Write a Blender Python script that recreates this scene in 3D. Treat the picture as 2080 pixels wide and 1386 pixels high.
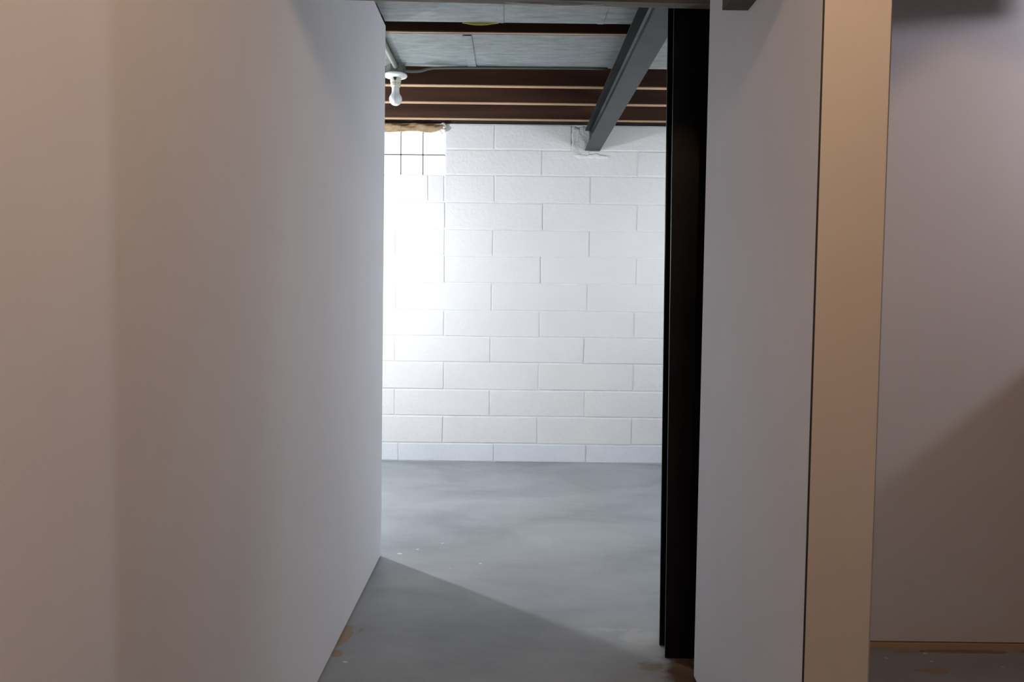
import bpy, bmesh, math, random
from mathutils import Vector, Matrix
random.seed(7)
scn = bpy.context.scene
COL = scn.collection
for o in list(bpy.data.objects): bpy.data.objects.remove(o)

# ------------------------------------------------------------------ camera, world, exposure
PITCH, ROLL = math.radians(3.2), math.radians(0.70)
cam = bpy.data.cameras.new('camera'); cam_o = bpy.data.objects.new('camera', cam); COL.objects.link(cam_o)
cam.sensor_width = 36.0; cam.lens = 1580.0 / 2080.0 * 36.0; cam.clip_start = 0.02
fwd = Vector((0, math.cos(PITCH), -math.sin(PITCH))); up0 = Vector((0, math.sin(PITCH), math.cos(PITCH))); rt0 = Vector((1, 0, 0))
rt = rt0 * math.cos(ROLL) + up0 * math.sin(ROLL); up = -rt0 * math.sin(ROLL) + up0 * math.cos(ROLL)
m = Matrix((rt, up, -fwd)).transposed().to_4x4(); m.translation = (0, 0, 1.10); cam_o.matrix_world = m
scn.camera = cam_o
scn.cycles.use_light_tree = False; scn.cycles.adaptive_threshold = 0.02
scn.cycles.max_bounces = 7; scn.cycles.diffuse_bounces = 5; scn.cycles.glossy_bounces = 2; scn.cycles.transmission_bounces = 2; scn.cycles.caustics_reflective = False; scn.cycles.caustics_refractive = False
world = bpy.data.worlds.new('overcast'); scn.world = world; world.use_nodes = True
bg = world.node_tree.nodes['Background']; bg.inputs[0].default_value = (0.80, 0.90, 1.0, 1); bg.inputs[1].default_value = 6.0
vs = scn.view_settings; vs.view_transform = 'Standard'; vs.look = 'None'; vs.gamma = 1.0; vs.use_curve_mapping = False
vs.exposure = 0.0
WARM_BULB, COOL_BULB, WORK_BULB, WINDOW_GLOW, SIDE_GLOW = 26.0, 17.5, 85.0, 1.4, 12.0   # watts of the three lamps, glow of the daylit window and of the added side one

# ------------------------------------------------------------------ measures
D = 5.14          # back wall face
ZJ = 2.20         # underside of the joists
ZS = 2.39         # underside of the subfloor
LX = -0.540       # hallway face of left wall at the floor (leans 6 mm per metre)
LEAN = 0.006
COR = 3.237       # far end of left wall
RX = 0.533        # hallway face of right stub
RW = 2.43         # face of the front room's far wall

# ------------------------------------------------------------------ materials
def mat(name, color, rough=0.6, metal=0.0, spec=0.5):
    mt = bpy.data.materials.new(name); mt.use_nodes = True
    b = mt.node_tree.nodes['Principled BSDF']
    b.inputs['Base Color'].default_value = (*color, 1); b.inputs['Roughness'].default_value = rough
    b.inputs['Metallic'].default_value = metal; b.inputs['Specular IOR Level'].default_value = spec
    return mt
class NT:
    def __init__(s, mt): s.t = mt.node_tree; s.b = s.t.nodes['Principled BSDF']; s.co = None
    def n(s, kind, **kw):
        nd = s.t.nodes.new(kind)
        for k, v in kw.items(): setattr(nd, k, v)
        return nd
    def l(s, a, b): s.t.links.new(a, b)
    def coord(s, scale=(1, 1, 1), world=True):
        if world: src = s.n('ShaderNodeNewGeometry').outputs['Position']
        else: src = s.n('ShaderNodeTexCoord').outputs['Object']
        mp = s.n('ShaderNodeMapping'); mp.inputs['Scale'].default_value = scale; s.l(src, mp.inputs['Vector']); return mp.outputs[0]
    def noise(s, scale, detail=4, rough=0.55, stretch=(1, 1, 1), dist=0.0):
        t = s.n('ShaderNodeTexNoise'); t.inputs['Scale'].default_value = scale; t.inputs['Detail'].default_value = detail
        t.inputs['Roughness'].default_value = rough; t.inputs['Distortion'].default_value = dist
        s.l(s.coord(stretch), t.inputs['Vector']); return t.outputs['Fac']
    def ramp(s, fac, stops):
        r = s.n('ShaderNodeValToRGB'); e = r.color_ramp.elements
        while len(e) < len(stops): e.new(0.5)
        for k, (p, c) in enumerate(stops):
            e[k].position = p; e[k].color = (*c, 1) if len(c) == 3 else c
        s.l(fac, r.inputs[0]); return r.outputs[0]
    def mix(s, fac, a, b):
        x = s.n('ShaderNodeMix', data_type='RGBA')
        for sock, v in ((x.inputs[0], fac), (x.inputs[6], a), (x.inputs[7], b)):
            if isinstance(v, (float, int)): sock.default_value = v
            elif isinstance(v, tuple): sock.default_value = (*v, 1)
            else: s.l(v, sock)
        return x.outputs[2]
    def math(s, op, a, b=None, clamp=False):
        x = s.n('ShaderNodeMath', operation=op, use_clamp=clamp)
        for i, v in enumerate((a, b)):
            if v is None: continue
            if isinstance(v, (float, int)): x.inputs[i].default_value = v
            else: s.l(v, x.inputs[i])
        return x.outputs[0]
    def bump(s, h, strength, dist=0.002):
        b = s.n('ShaderNodeBump'); b.inputs['Strength'].default_value = strength; b.inputs['Distance'].default_value = dist
        s.l(h, b.inputs['Height']); s.l(b.outputs[0], s.b.inputs['Normal'])
    def base(s, c): s.l(c, s.b.inputs['Base Color'])
    def rough(s, c): s.l(c, s.b.inputs['Roughness'])

def m_noise(name, c1, c2, scale, rough=0.6, bump=0.0, bscale=None, metal=0.0, stretch=(1, 1, 1), spec=0.5, bdist=0.002, lo=0.3, hi=0.7):
    mt = mat(name, c1, rough, metal, spec); t = NT(mt)
    f = t.noise(scale, 3, 0.6, stretch); t.base(t.ramp(f, [(lo, c1), (hi, c2)]))
    if bump: t.bump(t.noise(bscale or scale * 4, 2, 0.6, stretch), bump, bdist)
    return mt
M = {}
M['drywall'] = m_noise('primed_drywall', (0.745, 0.745, 0.79), (0.775, 0.775, 0.82), 3.0, 0.75, 0.25, 260, spec=0.25, bdist=0.0006)
M['endwall'] = m_noise('warm_lit_drywall', (0.645, 0.61, 0.585), (0.675, 0.64, 0.615), 3.0, 0.8, 0.25, 260, spec=0.2, bdist=0.0006)  # same drywall as the walls, tinted to carry the warm lamp's light
M['block'] = m_noise('white_painted_block', (0.76, 0.765, 0.77), (0.80, 0.805, 0.81), 2.2, 0.42, 0.8, 45, bdist=0.0035, spec=0.4)
M['footing'] = m_noise('bluish_white_block_paint', (0.70, 0.74, 0.80), (0.77, 0.80, 0.85), 4.0, 0.4, 0.6, 40, bdist=0.003, spec=0.4)
M['mortar'] = m_noise('painted_mortar', (0.74, 0.75, 0.76), (0.83, 0.84, 0.85), 9.0, 0.5, 0.8, 60, bdist=0.004)
M['patch'] = m_noise('rough_grey_mortar', (0.56, 0.56, 0.545), (0.70, 0.70, 0.69), 14.0, 0.8, 0.8, 50, bdist=0.006)
M['joist'] = m_noise('dark_brown_lumber', (0.026, 0.011, 0.0065), (0.07, 0.030, 0.016), 5.0, 0.6, 0.3, 30, stretch=(0.25, 1, 3), spec=0.3)
M['edge'] = m_noise('tan_wood_edge', (0.36, 0.23, 0.135), (0.54, 0.37, 0.24), 7.0, 0.7, 0.2, 40, stretch=(0.3, 2, 2), spec=0.2)
M['sill'] = m_noise('old_black_sill_wood', (0.025, 0.016, 0.011), (0.05, 0.03, 0.02), 6.0, 0.8)
M['header'] = m_noise('weathered_grey_wood', (0.20, 0.17, 0.14), (0.32, 0.30, 0.27), 8.0, 0.75, 0.4, 40, stretch=(0.3, 2, 2), spec=0.2)
M['board'] = m_noise('dark_grey_board', (0.075, 0.075, 0.062), (0.11, 0.11, 0.09), 8.0, 0.75, 0.3, 40, spec=0.2)
M['plywood'] = m_noise('plywood', (0.50, 0.36, 0.22), (0.60, 0.44, 0.28), 4.0, 0.7, 0.2, 30, stretch=(0.4, 1, 3))
M['steel'] = m_noise('grey_painted_steel', (0.011, 0.013, 0.0145), (0.027, 0.030, 0.032), 5.0, 0.40, 0.15, 60, spec=0.16, lo=0.35, hi=0.65)
M['black'] = m_noise('black_painted_steel', (0.0035, 0.0035, 0.0035), (0.007, 0.006, 0.006), 6.0, 0.32, 0.15, 40, spec=0.18)
M['bead'] = mat('bare_metal_bead', (0.75, 0.75, 0.78), 0.3, 1.0)
M['conduit'] = mat('galvanised_conduit', (0.24, 0.25, 0.22), 0.45, 0.3)
M['box'] = mat('grey_painted_box', (0.13, 0.14, 0.115), 0.5)
M['porcelain'] = mat('white_porcelain', (0.80, 0.80, 0.79), 0.25)
M['socket'] = mat('cream_socket', (0.70, 0.67, 0.55), 0.35)
M['frost'] = mat('frosted_white_glass', (0.86, 0.87, 0.86), 0.25)
M['dark'] = mat('dark_slot', (0.02, 0.02, 0.018), 0.7)
M['chain'] = mat('dark_pull_cord', (0.03, 0.03, 0.028), 0.5)
M['cable'] = mat('grey_sheathed_cable', (0.13, 0.145, 0.125), 0.55)
M['wcable'] = mat('white_cable', (0.90, 0.90, 0.89), 0.3)
M['yellow'] = mat('yellow_paper', (0.62, 0.50, 0.06), 0.7)
M['foam'] = m_noise('white_foam', (0.80, 0.80, 0.78), (0.88, 0.88, 0.86), 20.0, 0.8, 0.8, 60, bdist=0.005)
M['kraft'] = m_noise('brown_kraft_paper', (0.44, 0.30, 0.17), (0.66, 0.50, 0.32), 9.0, 0.6, 0.5, 30, stretch=(1, 1, 2), bdist=0.006)
M['subfloor'] = m_noise('subfloor_boards', (0.06, 0.035, 0.022), (0.12, 0.07, 0.045), 5.0, 0.8)
M['duct'] = mat('duct_sheet_metal', (0.45, 0.47, 0.48), 0.45, 0.7)
M['gjoint'] = mat('grey_glass_block_grout', (0.17, 0.175, 0.18), 0.8, 0, 0.1)
M['seam'] = mat('seam_shade', (0.03, 0.035, 0.035), 0.7)
# galvanised panning: spangle plus dark streaks
mt = mat('galvanised_sheet', (0.5, 0.55, 0.57), 0.42, 0.25); t = NT(mt)
f1 = t.noise(26, 6, 0.7, (0.35, 1.4, 1), 0.6); f2 = t.noise(4, 3, 0.5)
t.base(t.mix(t.math('MULTIPLY', f2, 0.6), t.ramp(f1, [(0.33, (0.10, 0.118, 0.12)), (0.5, (0.20, 0.228, 0.228)), (0.7, (0.31, 0.34, 0.342))]), (0.175, 0.202, 0.202)))
t.bump(t.noise(6, 2, 0.5, (0.5, 1, 1)), 0.35, 0.006); M['galv'] = mt
# glass block: daylight seen through ribbed glass
mt = mat('glass_block', (0.25, 0.27, 0.28), 0.15); t = NT(mt)
t.b.inputs['Emission Color'].default_value = (0.94, 0.98, 1.0, 1); t.b.inputs['Emission Strength'].default_value = WINDOW_GLOW
t.bump(t.noise(30, 2, 0.5, (1, 1, 3)), 0.4, 0.004); M['glass'] = mt
M['glass_side'] = mt.copy(); M['glass_side'].node_tree.nodes['Principled BSDF'].inputs['Emission Strength'].default_value = SIDE_GLOW  # brighter copy for the added side window
def lampmat(name, col, s):          # clear glass bulb, lit: the light itself stands inside it
    mt = bpy.data.materials.new(name); mt.use_nodes = True; t = mt.node_tree; t.nodes.clear()
    out = t.nodes.new('ShaderNodeOutputMaterial'); ad = t.nodes.new('ShaderNodeAddShader'); tr = t.nodes.new('ShaderNodeBsdfTransparent'); em = t.nodes.new('ShaderNodeEmission')
    em.inputs[0].default_value = (*col, 1); em.inputs[1].default_value = 2.0; tr.inputs[0].default_value = (0.97, 0.97, 0.97, 1)
    t.links.new(tr.outputs[0], ad.inputs[0]); t.links.new(em.outputs[0], ad.inputs[1]); t.links.new(ad.outputs[0], out.inputs[0])
    mt.cycles.emission_sampling = 'NONE'; mt['lamp'] = (*col, s); return mt
M['lit_warm'] = lampmat('lit_warm_bulb', (1.0, 0.66, 0.40), WARM_BULB)
M['lit_cool'] = lampmat('lit_cool_bulb', (1.0, 0.93, 1.0), COOL_BULB)
M['lit_work'] = lampmat('lit_work_bulb', (0.945, 0.98, 1.0), WORK_BULB)
def lamp_light(parent, z, material):
    r, g, b, s = M[material]['lamp']; l = bpy.data.lights.new('bulb_light', 'POINT'); l.color = (r, g, b); l.energy = s; l.shadow_soft_size = 0.026
    o = bpy.data.objects.new('bulb_light', l); COL.objects.link(o); o.parent = parent; o.location = (0, 0, z); return o
# floor: grey paint with mottling, scuffs and a few chips down to bare concrete
mt = mat('grey_floor_paint', (0.2, 0.21, 0.22), 0.42, 0, 0.13); t = NT(mt)
col = t.ramp(t.noise(2.3, 6, 0.6, (0.6, 1, 1), 0.5), [(0.3, (0.255, 0.276, 0.297)), (0.52, (0.328, 0.352, 0.376)), (0.72, (0.40, 0.425, 0.448))])
sm = t.noise(7, 5, 0.65, (0.4, 1.2, 1), 1.2)
col = t.mix(t.math('MULTIPLY', t.ramp(sm, [(0.60, (0, 0, 0)), (0.78, (1, 1, 1))]), 0.20), col, (0.40, 0.41, 0.41))
pos = t.n('ShaderNodeNewGeometry').outputs['Position']
wob = t.noise(16, 4, 0.6); wob2 = t.noise(60, 3, 0.6)
def spot(col, x, y, rx, ry, c, wobble=0.9, n=None, sharp=9.0):
    mp = t.n('ShaderNodeMapping'); mp.vector_type = 'POINT'
    mp.inputs['Location'].default_value = (-x / rx, -y / ry, 0); mp.inputs['Scale'].default_value = (1 / rx, 1 / ry, 0)
    t.l(pos, mp.inputs['Vector'])
    ln = t.n('ShaderNodeVectorMath', operation='LENGTH'); t.l(mp.outputs[0], ln.inputs[0])
    d = t.math('ADD', ln.outputs['Value'], t.math('MULTIPLY', t.math('SUBTRACT', n or wob, 0.5), wobble * 2.2))
    k = t.math('MULTIPLY', t.math('SUBTRACT', 1.0, d), sharp, True)
    return t.mix(k, col, c)
TAN = (0.34, 0.265, 0.205); PALE = (0.62, 0.64, 0.64); COLUMN_REFLECTION = (0.115, 0.078, 0.05)  # the dark brown paints the black column's reflection into the floor
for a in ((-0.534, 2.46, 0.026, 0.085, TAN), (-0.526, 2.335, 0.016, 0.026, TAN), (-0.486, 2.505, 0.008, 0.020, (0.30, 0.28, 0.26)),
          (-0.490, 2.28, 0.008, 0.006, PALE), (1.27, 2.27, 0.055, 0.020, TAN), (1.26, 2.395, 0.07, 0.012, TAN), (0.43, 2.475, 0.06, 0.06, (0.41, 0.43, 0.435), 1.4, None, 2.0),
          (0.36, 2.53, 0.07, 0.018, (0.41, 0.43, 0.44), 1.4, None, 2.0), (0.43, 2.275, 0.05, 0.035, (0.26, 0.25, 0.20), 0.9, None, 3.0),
          (0.53, 2.20, 0.085, 0.18, COLUMN_REFLECTION, 0.5, None, 2.5), (1.45, 2.40, 0.25, 0.012, (0.28, 0.20, 0.13))): col = spot(col, *a)
for x, y, r in ((-0.40, 3.33, 0.012), (-0.47, 3.27, 0.02), (-0.30, 3.42, 0.010), (-0.24, 3.10, 0.006), (-0.12, 3.16, 0.012), (1.17, 2.35, 0.008), (1.31, 2.385, 0.012), (1.30, 2.33, 0.008), (1.50, 2.30, 0.007)):
    col = spot(col, x, y, r * 0.6, r * 0.5, PALE, 0.5, wob2)
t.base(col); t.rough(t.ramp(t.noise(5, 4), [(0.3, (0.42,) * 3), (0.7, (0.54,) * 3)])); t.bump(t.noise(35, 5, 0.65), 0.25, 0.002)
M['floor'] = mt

# ------------------------------------------------------------------ geometry helpers
def new_obj(name, bm, material, parent=None, smooth=False, loc=None):
    me = bpy.data.meshes.new(name); bmesh.ops.recalc_face_normals(bm, faces=bm.faces[:]); bm.to_mesh(me); bm.free()
    me.materials.append(M[material] if isinstance(material, str) else material)
    if smooth:
        for p in me.polygons: p.use_smooth = True
    o = bpy.data.objects.new(name, me); COL.objects.link(o)
    if loc is not None: o.location = loc
    if parent: o.parent = parent
    return o
def add_box(bm, a, b, bev=0.0, seg=1):
    vs = [bm.verts.new((x, y, z)) for x in (a[0], b[0]) for y in (a[1], b[1]) for z in (a[2], b[2])]
    fs = [bm.faces.new([vs[i] for i in q]) for q in ((0, 1, 3, 2), (4, 6, 7, 5), (0, 4, 5, 1), (2, 3, 7, 6), (0, 2, 6, 4), (1, 5, 7, 3))]
    if bev:
        es = list({e for f in fs for e in f.edges}); bmesh.ops.bevel(bm, geom=es, offset=bev, segments=seg, affect='EDGES', profile=0.5)
    return vs
def box(name, a, b, material, parent=None, bev=0.0, seg=1):
    bm = bmesh.new(); add_box(bm, a, b, bev, seg); return new_obj(name, bm, material, parent)
def shear(o, k, z0=0.0):
    for v in o.data.vertices: v.co.x += k * (v.co.z - z0)
def prism(bm, pts, axis, a, b):
    def P(u, w, t): return {'y': (u, t, w), 'x': (t, u, w), 'z': (u, w, t)}[axis]
    lo = [bm.verts.new(P(u, w, a)) for u, w in pts]; hi = [bm.verts.new(P(u, w, b)) for u, w in pts]
    bm.faces.new(lo); bm.faces.new(hi[::-1]); n = len(pts)
    for i in range(n): bm.faces.new((lo[i], lo[(i + 1) % n], hi[(i + 1) % n], hi[i]))
def lathe(bm, prof, n=32, c=(0, 0, 0)):
    rings = []
    for r, z in prof:
        if r < 1e-6: rings.append([bm.verts.new((c[0], c[1], c[2] + z))])
        else: rings.append([bm.verts.new((c[0] + r * math.cos(2 * math.pi * i / n), c[1] + r * math.sin(2 * math.pi * i / n), c[2] + z)) for i in range(n)])
    for A, B in zip(rings, rings[1:]):
        for i in range(n):
            j = (i + 1) % n
            if len(A) == 1 and len(B) == 1: continue
            if len(A) == 1: bm.faces.new((A[0], B[i], B[j]))
            elif len(B) == 1: bm.faces.new((A[i], A[j], B[0]))
            else: bm.faces.new((A[i], A[j], B[j], B[i]))
def tube(bm, pts, r, n=10, rz=None):
    pts = [Vector(p) for p in pts]; rings = []
    for i, p in enumerate(pts):
        d = (pts[min(i + 1, len(pts) - 1)] - pts[max(i - 1, 0)]).normalized()
        a = d.cross(Vector((0, 0, 1)));  a = Vector((1, 0, 0)) if a.length < 1e-3 else a.normalized()
        b = a.cross(d).normalized()
        rings.append([bm.verts.new(p + a * r * math.cos(2 * math.pi * k / n) + b * (rz or r) * math.sin(2 * math.pi * k / n)) for k in range(n)])
    for A, B in zip(rings, rings[1:]):
        for k in range(n): bm.faces.new((A[k], A[(k + 1) % n], B[(k + 1) % n], B[k]))
    bm.faces.new(rings[0]); bm.faces.new(rings[-1][::-1])
def smooth_path(pts, k=6):
    pts = [Vector(p) for p in pts]; out = []
    for i in range(len(pts) - 1):
        p0, p1, p2, p3 = pts[max(i - 1, 0)], pts[i], pts[i + 1], pts[min(i + 2, len(pts) - 1)]
        for j in range(k):
            s = j / k
            out.append(0.5 * ((2 * p1) + (p2 - p0) * s + (2 * p0 - 5 * p1 + 4 * p2 - p3) * s * s + (3 * p1 - p0 - 3 * p2 + p3) * s ** 3))
    return out + [pts[-1]]
def tag(o, label, cat, group=None):
    o['label'] = label; o['category'] = cat
    if group: o['group'] = group
    return o
def struct(o, label, cat): o['kind'] = 'structure'; return tag(o, label, cat)
def thing(name, label, cat, loc=(0, 0, 0), group=None):
    o = bpy.data.objects.new(name, None); o.empty_display_size = 0.05; o.location = loc; COL.objects.link(o); return tag(o, label, cat, group)

# ------------------------------------------------------------------ floor and ceiling
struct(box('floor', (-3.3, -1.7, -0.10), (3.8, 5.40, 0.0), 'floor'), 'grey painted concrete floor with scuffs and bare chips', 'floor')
ceil = struct(box('ceiling', (-3.3, -1.7, ZS), (3.8, 5.40, ZS + 0.03), 'subfloor'), 'dark wooden ceiling of open joists above the basement', 'ceiling')
jd = [4.878, 4.476, 4.117, 3.752, 3.306, 2.955] + [2.545 - 0.406 * k for k in range(11)]
for k, y in enumerate(jd):
    bm = bmesh.new(); add_box(bm, (-3.28, y, ZJ + 0.004), (3.75, y + 0.038, ZS), 0.0)
    j = new_obj('joist', bm, 'joist', ceil)
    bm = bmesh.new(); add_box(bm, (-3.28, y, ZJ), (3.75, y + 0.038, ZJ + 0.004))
    new_obj('tan_edge', bm, 'edge', j)  # thin tan strip along the underside of each joist

# ------------------------------------------------------------------ back wall of painted blocks
wb = bmesh.new()
WX0, WX1, WZ0, WZ1 = -1.183, -0.452, 1.886, 2.180       # window opening
add_box(wb, (-3.3, D + 0.005, -0.05), (WX0, D + 0.20, ZJ + 0.028)); add_box(wb, (WX1, D + 0.005, -0.05), (2.0, D + 0.20, ZJ + 0.028))
add_box(wb, (WX0, D + 0.005, -0.05), (WX1, D + 0.20, WZ0)); add_box(wb, (WX0, D + 0.005, WZ1), (WX1, D + 0.20, ZJ + 0.028))
wall = struct(new_obj('wall_back', wb, 'mortar'), 'white painted concrete block wall at the far end of the basement', 'wall')
lev = [2.228, 2.064, 1.899, 1.722, 1.546, 1.370, 1.192, 1.010, 0.838, 0.667, 0.485, 0.309, 0.126, 0.002]
ev = [-0.773, -0.137, 0.497]; od = [-0.451, 0.182, 0.808]
def joints(r):
    base = {0: [-0.129], 2: [-0.560, -0.455, -0.126, 0.500], 4: [-0.772, -0.451, -0.135, 0.500], 6: [-0.137, 0.491], 8: [-0.775, -0.143, 0.476], 10: [-0.777, -0.143, 0.487],
            12: [-0.750, -0.113, 0.502], 1: [-0.449, 0.181, 0.807], 3: [-0.449, 0.190, 0.808], 5: [-0.450, 0.182, 0.811], 7: [-0.450, 0.181, 0.805], 9: [-0.451, 0.181, 0.806], 11: [-0.455, 0.174, 0.804]}[r]
    xs = list(base)
    while xs[0] > -3.3: xs.insert(0, xs[0] - 0.634 + random.uniform(-.006, .006))
    while xs[-1] < 1.9: xs.append(xs[-1] + 0.634 + random.uniform(-.006, .006))
    xs[0], xs[-1] = -3.3, 1.9
    return [x for i, x in enumerate(xs) if i == 0 or x - xs[i - 1] > 0.03]
def block(x0, x1, z0, z1, r):
    if x1 - x0 < 0.02: return
    g = 0.0035; bm = bmesh.new(); h = random.uniform(-0.0012, 0.0012)
    vs = add_box(bm, (x0 + g, D - 0.0 + h, z0 + g), (x1 - g, D + 0.03, z1 - g))
    for v in vs[::1]:
        if v.co.y < D + 0.01: v.co.y += random.uniform(-0.0010, 0.0010)
        v.co.z += random.uniform(-0.0025, 0.0025) * (1 if z0 > 0.05 else 0.3); v.co.x += random.uniform(-0.002, 0.002)
    front = [e for e in bm.edges if all(v.co.y < D + 0.01 for v in e.verts)]
    bmesh.ops.bevel(bm, geom=front, offset=0.005, segments=2, affect='EDGES', profile=0.6)
    new_obj('block', bm, 'footing' if r == 12 else 'block', wall)
for r in range(13):
    z1, z0 = lev[r], lev[r + 1]; xs = joints(r)
    for a, b in zip(xs, xs[1:]):
        if r < 2:                                           # cut round window and beam pocket
            if a >= WX0 - 0.01 and b <= WX1 + 0.01: continue
            if a < WX0 < b: block(a, WX0, z0, z1, r)
            if a < WX1 < b: a = WX1
            elif a < WX0 or b <= WX1: 
                if b <= WX0: block(a, b, z0, z1, r)
                continue
            if r == 0 and a < 0.46 < b:
                block(a, 0.376, z0, z1, r); block(0.575, b, z0, z1, r); continue
        block(a, b, z0, z1, r)
# mortar packed round the beam end
bm = bmesh.new(); nx, nz = 16, 18; grid = []
for i in range(nx + 1):
    row = []
    for k in range(nz + 1):
        u, w = i / nx, k / nz
        x = 0.372 + 0.124 * u; z = 2.030 + 0.188 * w
        edge = min(u * 5, (1 - u) * 6, w * 5, (1 - w) * 5, 1.0)
        y = D - 0.002 - 0.005 * max(edge, 0) * (0.6 + 0.4 * math.sin(9 * u + 5 * w)) + random.uniform(-0.0012, 0.0012)
        x += (0.006 * math.sin(17 * w) if i == 0 else 0) + random.uniform(-0.001, 0.001); z += 0.006 * math.sin(13 * u) if k in (0, nz) else 0
        if edge <= 0: y = D + 0.004
        row.append(bm.verts.new((x, y, z)))
    grid.append(row)
for i in range(nx):
    for k in range(nz): bm.faces.new((grid[i][k], grid[i + 1][k], grid[i + 1][k + 1], grid[i][k + 1]))
p = new_obj('mortar_patch', bm, 'patch', wall, True); p['label'] = 'rough grey mortar patch beside the end of the steel beam'
bm = bmesh.new()
for k in range(26):
    u = k / 25; c = (0.40 + 0.20 * u, D - 0.001, 2.036 - 0.012 * abs(math.sin(5 * u)) + random.uniform(-.004, .004)); r = random.uniform(0.008, 0.017)
    res = bmesh.ops.create_icosphere(bm, subdivisions=2, radius=r)
    for v in res['verts']: v.co = Vector((v.co.x * 1.5, v.co.y * 0.35, v.co.z * 0.8)) * random.uniform(.95, 1.05) + Vector(c)
new_obj('mortar_smear', bm, 'block', wall, True)
box('sill_plate', (-3.3, D + 0.015, ZJ + 0.029), (1.9, D + 0.18, ZJ + 0.065), 'sill', ceil)
box('rim_joist', (-3.3, D + 0.06, ZJ + 0.066), (1.9, D + 0.10, ZS), 'sill', ceil)

# ------------------------------------------------------------------ glass block window
win = struct(box('window_1', (WX0, D + 0.135, WZ0), (WX1, D + 0.15, WZ0 + 0.012), 'mortar'), 'glass block window glowing with daylight in the white block wall', 'window')
gx = [-0.456 - 0.1455 * k for k in range(6)]; gz = [1.888, 2.032, 2.177]
for i in range(5):
    for k in range(2):
        bm = bmesh.new(); add_box(bm, (gx[i + 1] + 0.002, D + 0.045, gz[k] + 0.002), (gx[i] - 0.002, D + 0.125, gz[k + 1] - 0.002), 0.006, 2)
        new_obj('glass_block', bm, 'glass', win)
for i in range(1, 5):
    bm = bmesh.new(); add_box(bm, (gx[i] - 0.0034, D + 0.0435, gz[0]), (gx[i] + 0.0034, D + 0.12, gz[2])); new_obj('upright_mortar_joint', bm, 'gjoint', win)
bm = bmesh.new(); add_box(bm, (gx[5], D + 0.0435, gz[1] - 0.0034), (gx[0], D + 0.12, gz[1] + 0.0034)); new_obj('level_mortar_joint', bm, 'gjoint', win)

# ------------------------------------------------------------------ left hallway wall
def leaning_wall(name, y0, y1, x0, x1, z0, z1, material, parent=None, bev=0.0):
    o = box(name, (x0, y0, z0), (x1, y1, z1), material, parent, bev); shear(o, LEAN); return o
wl = struct(leaning_wall('wall_left', -1.6, COR - 0.002, LX - 0.115, LX - 0.0127, 0.0, ZJ - 0.001, 'sill'), 'long grey drywall partition on the left of the hallway', 'wall')
seams = [-1.6, -0.27, 0.95, 2.17, COR]
for a, b in zip(seams, seams[1:]):
    o = leaning_wall('drywall_panel', a, b, LX - 0.0127, LX, 0.006, ZJ - 0.001, 'drywall', wl)
    if b == COR:
        for v in o.data.vertices:
            if v.co.y > 3: v.co.x -= 0.004
leaning_wall('drywall_back', -1.6, COR, LX - 0.128, LX - 0.115, 0.006, ZJ - 0.001, 'drywall', wl)
o = leaning_wall('end_panel', COR - 0.002, COR, LX - 0.128, LX - 0.0045, 0.004, ZJ - 0.001, 'drywall', wl)

# ------------------------------------------------------------------ right stub and front-room far wall
ws = struct(box('wall_stub', (RX + 0.0127, 1.395, 0.0), (0.640, 2.195, ZJ - 0.001), 'sill'), 'short drywall stub to the right of the opening', 'wall')
i1 = box('drywall_panel', (RX, 1.3805, 0.016), (RX + 0.0125, 2.175, ZJ - 0.002), 'drywall', ws)
for v in i1.data.vertices:
    if v.co.y > 2: v.co.y += 0.012 * (1 - v.co.z / 2.0) if v.co.z < 0.1 else 0
i2 = box('end_panel', (RX + 0.0038, 1.3790, 0.004), (0.6535, 1.3800, ZJ - 0.002), 'endwall', ws); i2['label'] = 'drywall end face of the stub with warm lamplight in its colour'
box('drywall_side', (0.641, 1.3927, 0.004), (0.6525, RW, ZJ - 0.002), 'drywall', ws)
jt = box('joint_shade', (RX + 0.0004, 1.3796, 0.016), (RX + 0.0038, 1.3804, ZJ - 0.002), 'seam', ws); jt['label'] = 'dark strip painting the shade in the joint beside the end face'  # solid dark strip stands in for the shade inside the gap
b_ = box('corner_bead', (0.6522, 1.3784, 0.004), (0.6542, 1.3815, ZJ - 0.002), 'bead', ws); b_['label'] = 'thin bare metal corner bead'
for o_ in (i1, i2, b_, jt): shear(o_, -0.003, 1.1)
wr = struct(box('wall_right', (0.592, RW + 0.0127, 0.0), (3.7, RW + 0.11, ZJ - 0.001), 'sill'), 'plain drywall of the front room behind the stub', 'wall')
box('drywall_panel', (0.654, RW, 0.018), (2.40, RW + 0.0125, ZJ - 0.002), 'drywall', wr); box('drywall_panel', (2.40, RW, 0.018), (3.7, RW + 0.0125, ZJ - 0.002), 'drywall', wr)
box('drywall_back', (0.592, RW + 0.11, 0.006), (3.7, RW + 0.123, ZJ - 0.002), 'drywall', wr)
box('sole_plate', (0.654, RW - 0.010, 0.0), (3.7, RW + 0.012, 0.014), 'plywood', wr)
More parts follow.
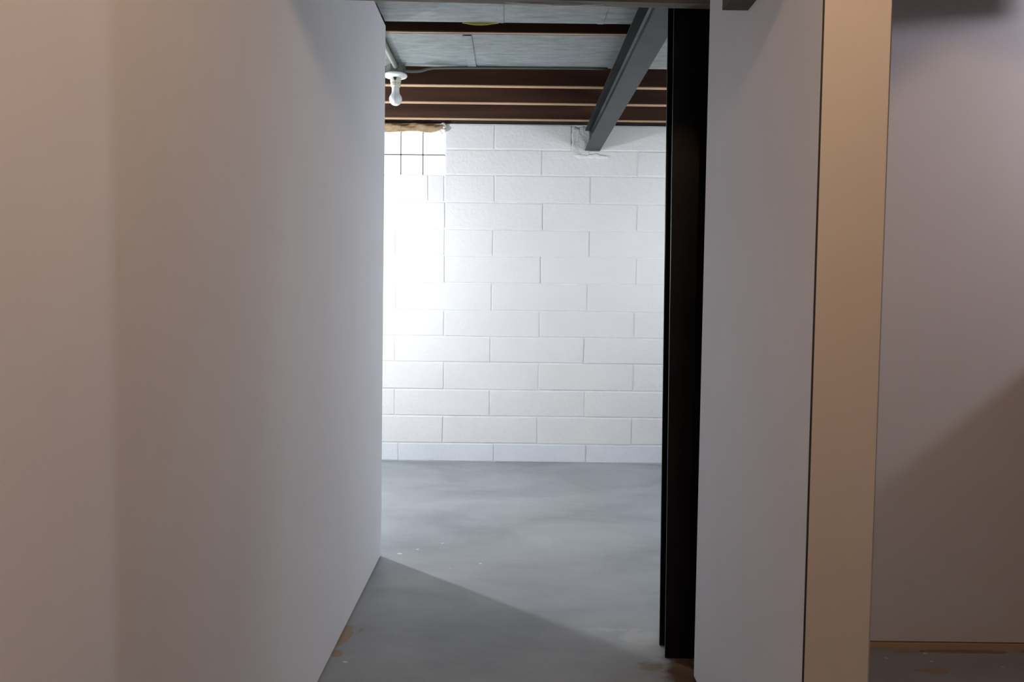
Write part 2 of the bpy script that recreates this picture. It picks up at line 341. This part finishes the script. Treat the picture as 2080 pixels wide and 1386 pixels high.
# enclosing walls that the photograph does not show
struct(box('wall_front', (-3.3, 3.10, 0.0), (-0.672, 3.215, ZJ - 0.001), 'drywall'), 'drywall closing the far room behind the left partition', 'wall')
struct(box('wall_rear', (-0.70, -1.7, 0.0), (3.8, -1.6, ZS), 'drywall'), 'drywall behind the camera', 'wall')
struct(box('wall_side', (3.7, -1.6, 0.0), (3.8, RW + 0.12, ZS), 'drywall'), 'drywall closing the front room on the right', 'wall')
struct(box('wall_far_left', (-3.4, 3.10, -0.02), (-3.3, 5.40, ZS), 'block'), 'white wall closing the far room on the left', 'wall')
SX = 1.90   # white side wall of the far room; unseen glowing window added to brighten the left partition
bm = bmesh.new(); W2 = (3.35, 4.54, 1.25, 1.70)
for a, b in (((RW + 0.124, -0.02), (W2[0], ZS)), ((W2[1], -0.02), (5.33, ZS)), ((W2[0], -0.02), (W2[1], W2[2])), ((W2[0], W2[3]), (W2[1], ZS))): add_box(bm, (SX, a[0], a[1]), (SX + 0.18, b[0], b[1]))
struct(new_obj('wall_far_right', bm, 'block'), 'white wall closing the far room on the right', 'wall')
win2 = struct(box('added_window', (SX + 0.13, W2[0], W2[2]), (SX + 0.145, W2[1], W2[2] + 0.012), 'mortar'), 'added glass block window glowing in the unseen side wall of the far room', 'window')
for i in range(8):
    for k in range(3):
        y = W2[0] + 0.14875 * i; z = W2[2] + 0.15 * k
        box('glass_block', (SX + 0.04, y + 0.002, z + 0.002), (SX + 0.12, y + 0.1467, z + 0.148), 'glass_side', win2, 0.006)

# ------------------------------------------------------------------ steel beam and column
bm = bmesh.new(); xc, hw, tw, tf, zb, zt = 0.509, 0.0485, 0.004, 0.008, 2.062, ZJ - 0.001
prof = [(xc - hw, zb), (xc + hw, zb), (xc + hw, zb + tf), (xc + tw + .008, zb + tf + .003), (xc + tw, zb + tf + .012), (xc + tw, zt - tf - .012), (xc + tw + .008, zt - tf - .003), (xc + hw, zt - tf), (xc + hw, zt),
        (xc - hw, zt), (xc - hw, zt - tf), (xc - tw - .008, zt - tf - .003), (xc - tw, zt - tf - .012), (xc - tw, zb + tf + .012), (xc - tw - .008, zb + tf + .003), (xc - hw, zb + tf)]
prism(bm, prof, 'y', 2.20, D + 0.004)
tag(new_obj('steel_beam', bm, 'steel'), 'grey painted steel I-beam running under the joists to the block wall', 'beam')
col_t = thing('steel_column', 'black painted steel H-column standing at the opening beside the stub', 'column', (0.53, 2.375, 0))
def cpart(name, a, b):
    o = box(name, a, b, 'black', None, 0.0015, 2); shear(o, -0.0095)
    for v in o.data.vertices: v.co -= Vector((0.53, 2.375, 0))
    o.parent = col_t
cpart('near_flange', (0.481, 2.326, 0.002), (0.590, 2.335, zb - 0.002)); cpart('far_flange', (0.480, 2.411, 0.002), (0.590, 2.420, zb - 0.002)); cpart('web', (0.532, 2.335, 0.002), (0.539, 2.411, zb - 0.002))

# ------------------------------------------------------------------ header over the opening, nailer on the stub
bm = bmesh.new(); vs_ = add_box(bm, (LX + 0.02, 2.272, 1.951), (0.636, 2.311, 2.09))
for v in vs_: v.co.z += -0.0125 * (v.co.x / 1.0)
tag(new_obj('header_board', bm, 'header'), 'weathered grey wooden header board across the top of the opening', 'board')
bm = bmesh.new(); add_box(bm, (0.472, 1.40, 1.763), (RX - 0.001, 1.822, 1.90), 0.001)
tag(new_obj('nailer_board', bm, 'board'), 'dark board along the top of the right stub wall', 'board')

# ------------------------------------------------------------------ sheet-metal panning nailed under the joists
def sheet(x0, x1, y0, y1, label, lip=None, z=ZJ - 0.0015, th=0.001):
    th_ = thing('metal_sheet', label, 'metal sheet', ((x0 + x1) / 2, (y0 + y1) / 2, z), 'sheet metal panning between the joists')
    c = Vector(th_.location)
    bm = bmesh.new(); n = 14; top = []; bot = []
    for i in range(n + 1):
        a, b_ = [], []
        for k in range(5):
            u, w = i / n, k / 4; x = x0 + (x1 - x0) * u; y = y0 + (y1 - y0) * w
            s = -0.0022 * math.sin(math.pi * w) * (0.5 + 0.5 * math.sin(u * 9 + x0 * 5))
            a.append(bm.verts.new(Vector((x, y, z + s)) - c)); b_.append(bm.verts.new(Vector((x, y, z + th + s)) - c))
        bot.append(a); top.append(b_)
    for i in range(n):
        for k in range(4):
            bm.faces.new((bot[i][k], bot[i][k + 1], bot[i + 1][k + 1], bot[i + 1][k])); bm.faces.new((top[i][k], top[i + 1][k], top[i + 1][k + 1], top[i][k + 1]))
    for g in (0, n):
        for k in range(4): bm.faces.new((bot[g][k], bot[g][k + 1], top[g][k + 1], top[g][k]))
    for k in (0, 4):
        for i in range(n): bm.faces.new((bot[i][k], bot[i + 1][k], top[i + 1][k], top[i][k]))
    new_obj('sheet', bm, 'galv', th_)
    if lip:
        bm = bmesh.new(); add_box(bm, Vector((x1 - lip, y0 + 0.012, z - 0.004)) - c, Vector((x1 + 0.004, y1 - 0.006, z - 0.0028)) - c, 0.0005); new_obj('seam_lip', bm, 'galv', th_)
sheet(-0.524, -0.052, 2.955, 3.180, 'galvanised sheet left of the upright seam in the nearer metal strip', 0.018)
sheet(-0.050, 0.345, 2.955, 3.180, 'galvanised sheet between the two seams of the nearer metal strip', 0.020)
sheet(0.350, 1.40, 2.955, 3.180, 'short dull galvanised sheet of the nearer metal strip meeting the steel beam')
sheet(-1.40, -0.190, 3.320, 3.778, 'galvanised sheet above the light fixture in the farther metal strip', 0.035)
sheet(-0.188, 1.40, 3.320, 3.778, 'long galvanised sheet right of the seam in the farther metal strip')

# ------------------------------------------------------------------ light fixtures
BULB = [(0.0, 0.0), (0.0095, 0.0015), (0.0185, 0.006), (0.0255, 0.0135), (0.0297, 0.0225), (0.0310, 0.031), (0.0300, 0.0385), (0.0268, 0.0465), (0.0225, 0.053), (0.0195, 0.059), (0.0183, 0.066), (0.0180, 0.080), (0.0178, 0.098), (0.013, 0.100), (0.0, 0.100)]
def fixture(loc, label, lit=None, name='light_fixture'):
    t_ = thing(name, label, 'light fixture', loc)
    z = 0.0
    bm = bmesh.new(); prism(bm, [(0.048 * math.cos(math.pi / 8 + k * math.pi / 4), 0.048 * math.sin(math.pi / 8 + k * math.pi / 4)) for k in range(8)], 'z', -0.036, 0.0); new_obj('junction_box', bm, 'box', t_)
    bm = bmesh.new(); lathe(bm, [(0.0, -0.037), (0.052, -0.037), (0.0555, -0.041), (0.0555, -0.046), (0.051, -0.051), (0.030, -0.056), (0.0, -0.056)], 40); pl = new_obj('holder_plate', bm, 'porcelain', t_, True)
    bm = bmesh.new(); lathe(bm, [(0.0, -0.056), (0.0255, -0.056), (0.0255, -0.074), (0.0235, -0.077), (0.0235, -0.0785), (0.0245, -0.080), (0.0235, -0.094), (0.020, -0.098), (0.0, -0.098)], 32); so = new_obj('socket', bm, 'socket', t_, True)
    bm = bmesh.new(); lathe(bm, [(r, -0.186 + zz) for r, zz in BULB], 32); new_obj('bulb', bm, lit or 'frost', t_, True)
    if lit: lamp_light(t_, -0.152, lit)
    bm = bmesh.new(); prism(bm, [(-0.007, -0.056), (0.009, -0.056), (0.007, -0.066), (0.003, -0.072), (-0.003, -0.070), (-0.006, -0.064)], 'y', -0.0275, -0.0245); new_obj('cord_slot', bm, 'dark', so)
    bm = bmesh.new(); tube(bm, [(0.002, -0.0285, -0.066), (0.002, -0.034, -0.11), (0.002, -0.0345, -0.16), (0.0015, -0.0345, -0.20), (0.001, -0.0345, -0.215)], 0.0007, 6); new_obj('pull_cord', bm, 'chain', t_)
    return t_
fixture((-0.573, 3.792, ZJ - 0.001), 'white porcelain lamp holder with a frosted bulb and pull cord under the joists')
fixture((0.36, 0.50, ZJ + 0.065 - 0.001), 'lit warm bulb in a porcelain holder on the ceiling behind the opening', 'lit_warm')
fixture((2.30, 1.850, ZJ - 0.001), 'lit cool bulb in a porcelain holder in the front room', 'lit_cool')
# tripod work lamp hidden behind left partition
wt = thing('work_lamp', 'black tripod work lamp standing behind the left partition', 'lamp', (-1.41, 4.05, 0))
bm = bmesh.new(); tube(bm, [(0, 0, 0.35), (0, 0, 1.35)], 0.012, 12); new_obj('pole', bm, 'black', wt)
for a in range(3):
    c, s = math.cos(a * 2.094 + 2.0), math.sin(a * 2.094 + 2.0); bm = bmesh.new(); tube(bm, [(0.01 * c, 0.01 * s, 0.55), (0.38 * c, 0.38 * s, 0.010)], 0.009, 10); new_obj('leg', bm, 'black', wt)
bm = bmesh.new(); lathe(bm, [(0, 1.34), (0.022, 1.34), (0.024, 1.37), (0.020, 1.395), (0, 1.395)], 24); new_obj('lamp_socket', bm, 'black', wt, True)
bm = bmesh.new(); lathe(bm, [(r, 1.492 - zz) for r, zz in BULB], 32); new_obj('bulb', bm, 'lit_work', wt, True); lamp_light(wt, 1.458, 'lit_work')

# ------------------------------------------------------------------ wiring and scraps at the ceiling
bm = bmesh.new(); tube(bm, smooth_path([(-0.566, 3.742, ZJ - 0.016), (-0.566, 3.60, ZJ - 0.016), (-0.566, 3.33, ZJ - 0.016), (-0.566, 3.285, ZJ - 0.006), (-0.566, 3.268, ZJ + 0.04), (-0.566, 3.266, ZJ + 0.15)]), 0.0112, 14)
cd = new_obj('conduit', bm, 'conduit', None, True); tag(cd, 'thin metal conduit running from the light fixture along the left partition', 'conduit')
bm = bmesh.new(); tube(bm, smooth_path([(-0.526, 3.772, 2.172), (-0.49, 3.772, 2.170), (-0.45, 3.772, 2.173), (-0.41, 3.772, 2.184), (-0.36, 3.772, 2.189), (-0.20, 3.772, 2.192), (0.02, 3.772, 2.194), (0.44, 3.772, 2.195)], 5), 0.0035, 10, 0.0065)
tag(new_obj('ceiling_cable', bm, 'cable', None, True), 'grey cable sagging from the light fixture along the farther metal strip', 'cable')
bm = bmesh.new(); tube(bm, smooth_path([(-0.0689, 2.299, 1.9580), (-0.0290, 2.299, 1.9529), (0.0165, 2.299, 1.9500), (0.0592, 2.299, 1.9477), (0.1162, 2.299, 1.9456), (0.1660, 2.299, 1.9455), (0.2158, 2.299, 1.9475), (0.2612, 2.299, 1.9508), (0.3010, 2.299, 1.9569)], 5), 0.0022, 8)
tag(new_obj('white_cable', bm, 'wcable', None, True), 'thin white cable dipping below the header board', 'cable')
bm = bmesh.new(); n = 16; A = []; B = []
for i in range(n + 1):
    u = i / n; x = -0.215 + 0.145 * u; sag = 0.007 * math.sin(math.pi * min(1, u * 1.05)) ** 1.2
    A.append((bm.verts.new((x, 3.183, ZJ + 0.004)), bm.verts.new((x, 3.186, ZJ + 0.004)))); B.append((bm.verts.new((x, 3.188, ZJ - 0.002 - sag)), bm.verts.new((x, 3.191, ZJ - 0.002 - sag))))
for i in range(n):
    bm.faces.new((A[i][0], A[i + 1][0], B[i + 1][0], B[i][0])); bm.faces.new((A[i][1], B[i][1], B[i + 1][1], A[i + 1][1])); bm.faces.new((B[i][0], B[i + 1][0], B[i + 1][1], B[i][1])); bm.faces.new((A[i][0], A[i][1], A[i + 1][1], A[i + 1][0]))
tag(new_obj('yellow_strip', bm, 'yellow'), 'yellow paper strip drooping from the edge of the nearer metal strip', 'paper strip')
# crumpled kraft paper over the window
bm = bmesh.new(); nx, nz = 60, 8; G = []
for i in range(nx + 1):
    row = []
    for k in range(nz + 1):
        u, w = i / nx, k / nz; x = -1.20 + 0.735 * u
        zlo = 2.166 + 0.006 * math.sin(11 * u) + (0.028 * max(0, (u - 0.90) / 0.10)); z = zlo + (2.222 - zlo) * w
        y = D - 0.020 - 0.020 * math.sin(math.pi * w) + 0.007 * math.sin(23 * u + 6 * w) + 0.004 * math.sin(61 * u - 9 * w) + random.uniform(-.0012, .0012)
        row.append(bm.verts.new((x, y, z)))
    G.append(row)
for i in range(nx):
    for k in range(nz): bm.faces.new((G[i][k], G[i + 1][k], G[i + 1][k + 1], G[i][k + 1]))
bmesh.ops.solidify(bm, geom=bm.faces[:], thickness=0.001)
tag(new_obj('kraft_paper', bm, 'kraft', None, False), 'crumpled brown kraft paper stuffed above the glass block window', 'paper')
bm = bmesh.new()
for k in range(16):
    res = bmesh.ops.create_icosphere(bm, subdivisions=2, radius=random.uniform(0.008, 0.015)); c = Vector((-0.466 + random.uniform(-.014, .012), D - 0.016 + random.uniform(-.010, .004), 2.166 + 0.055 * k / 15))
    for v in res['verts']: v.co += c
tag(new_obj('foam_lump', bm, 'foam', None, True), 'lumpy white foam in the corner above the glass block window', 'foam')

# ------------------------------------------------------------------ unseen things added outside the frame to cast shadows in the front room
bm = bmesh.new(); prism(bm, [(-0.515, 1.985), (0.10, 1.977), (0.43, 1.945), (0.48, 1.938), (0.53, 1.962), (0.588, 2.011), (0.644, 2.050), (0.708, 2.034), (1.9, 2.010), (1.9, 2.19), (-0.515, 2.19)], 'y', 1.06, 1.20)  # added caster, profile traced from the shadow edges it should throw
tag(new_obj('shadow_duct', bm, 'duct'), 'added unseen sheet metal duct, its lower edge shaped to cast the wall shadows', 'duct')
bm = bmesh.new(); vs_ = add_box(bm, (0.70, 2.07, 1.999), (1.95, 2.108, 2.199))  # added out of view to shade the top of the right wall
for v in vs_:
    if v.co.z < 2.1: v.co.z += 0.09 * (v.co.x - 1.80)
tag(new_obj('shadow_board', bm, 'header'), 'added unseen board below the joists, placed to cast a shadow in the front room', 'board')
bm = bmesh.new(); prism(bm, [(1.60, 0.004), (2.90, 0.004), (2.90, 2.015), (1.60, 1.235)], 'y', 2.416, 2.428)  # added out of view; slanted top throws the diagonal wall shadow
ply = new_obj('shadow_plywood', bm, 'plywood')
for v in ply.data.vertices: v.co.y -= 0.41 * (2.10 - v.co.z)
tag(ply, 'added unseen plywood sheet, slant cut to cast a shadow in the front room', 'plywood')
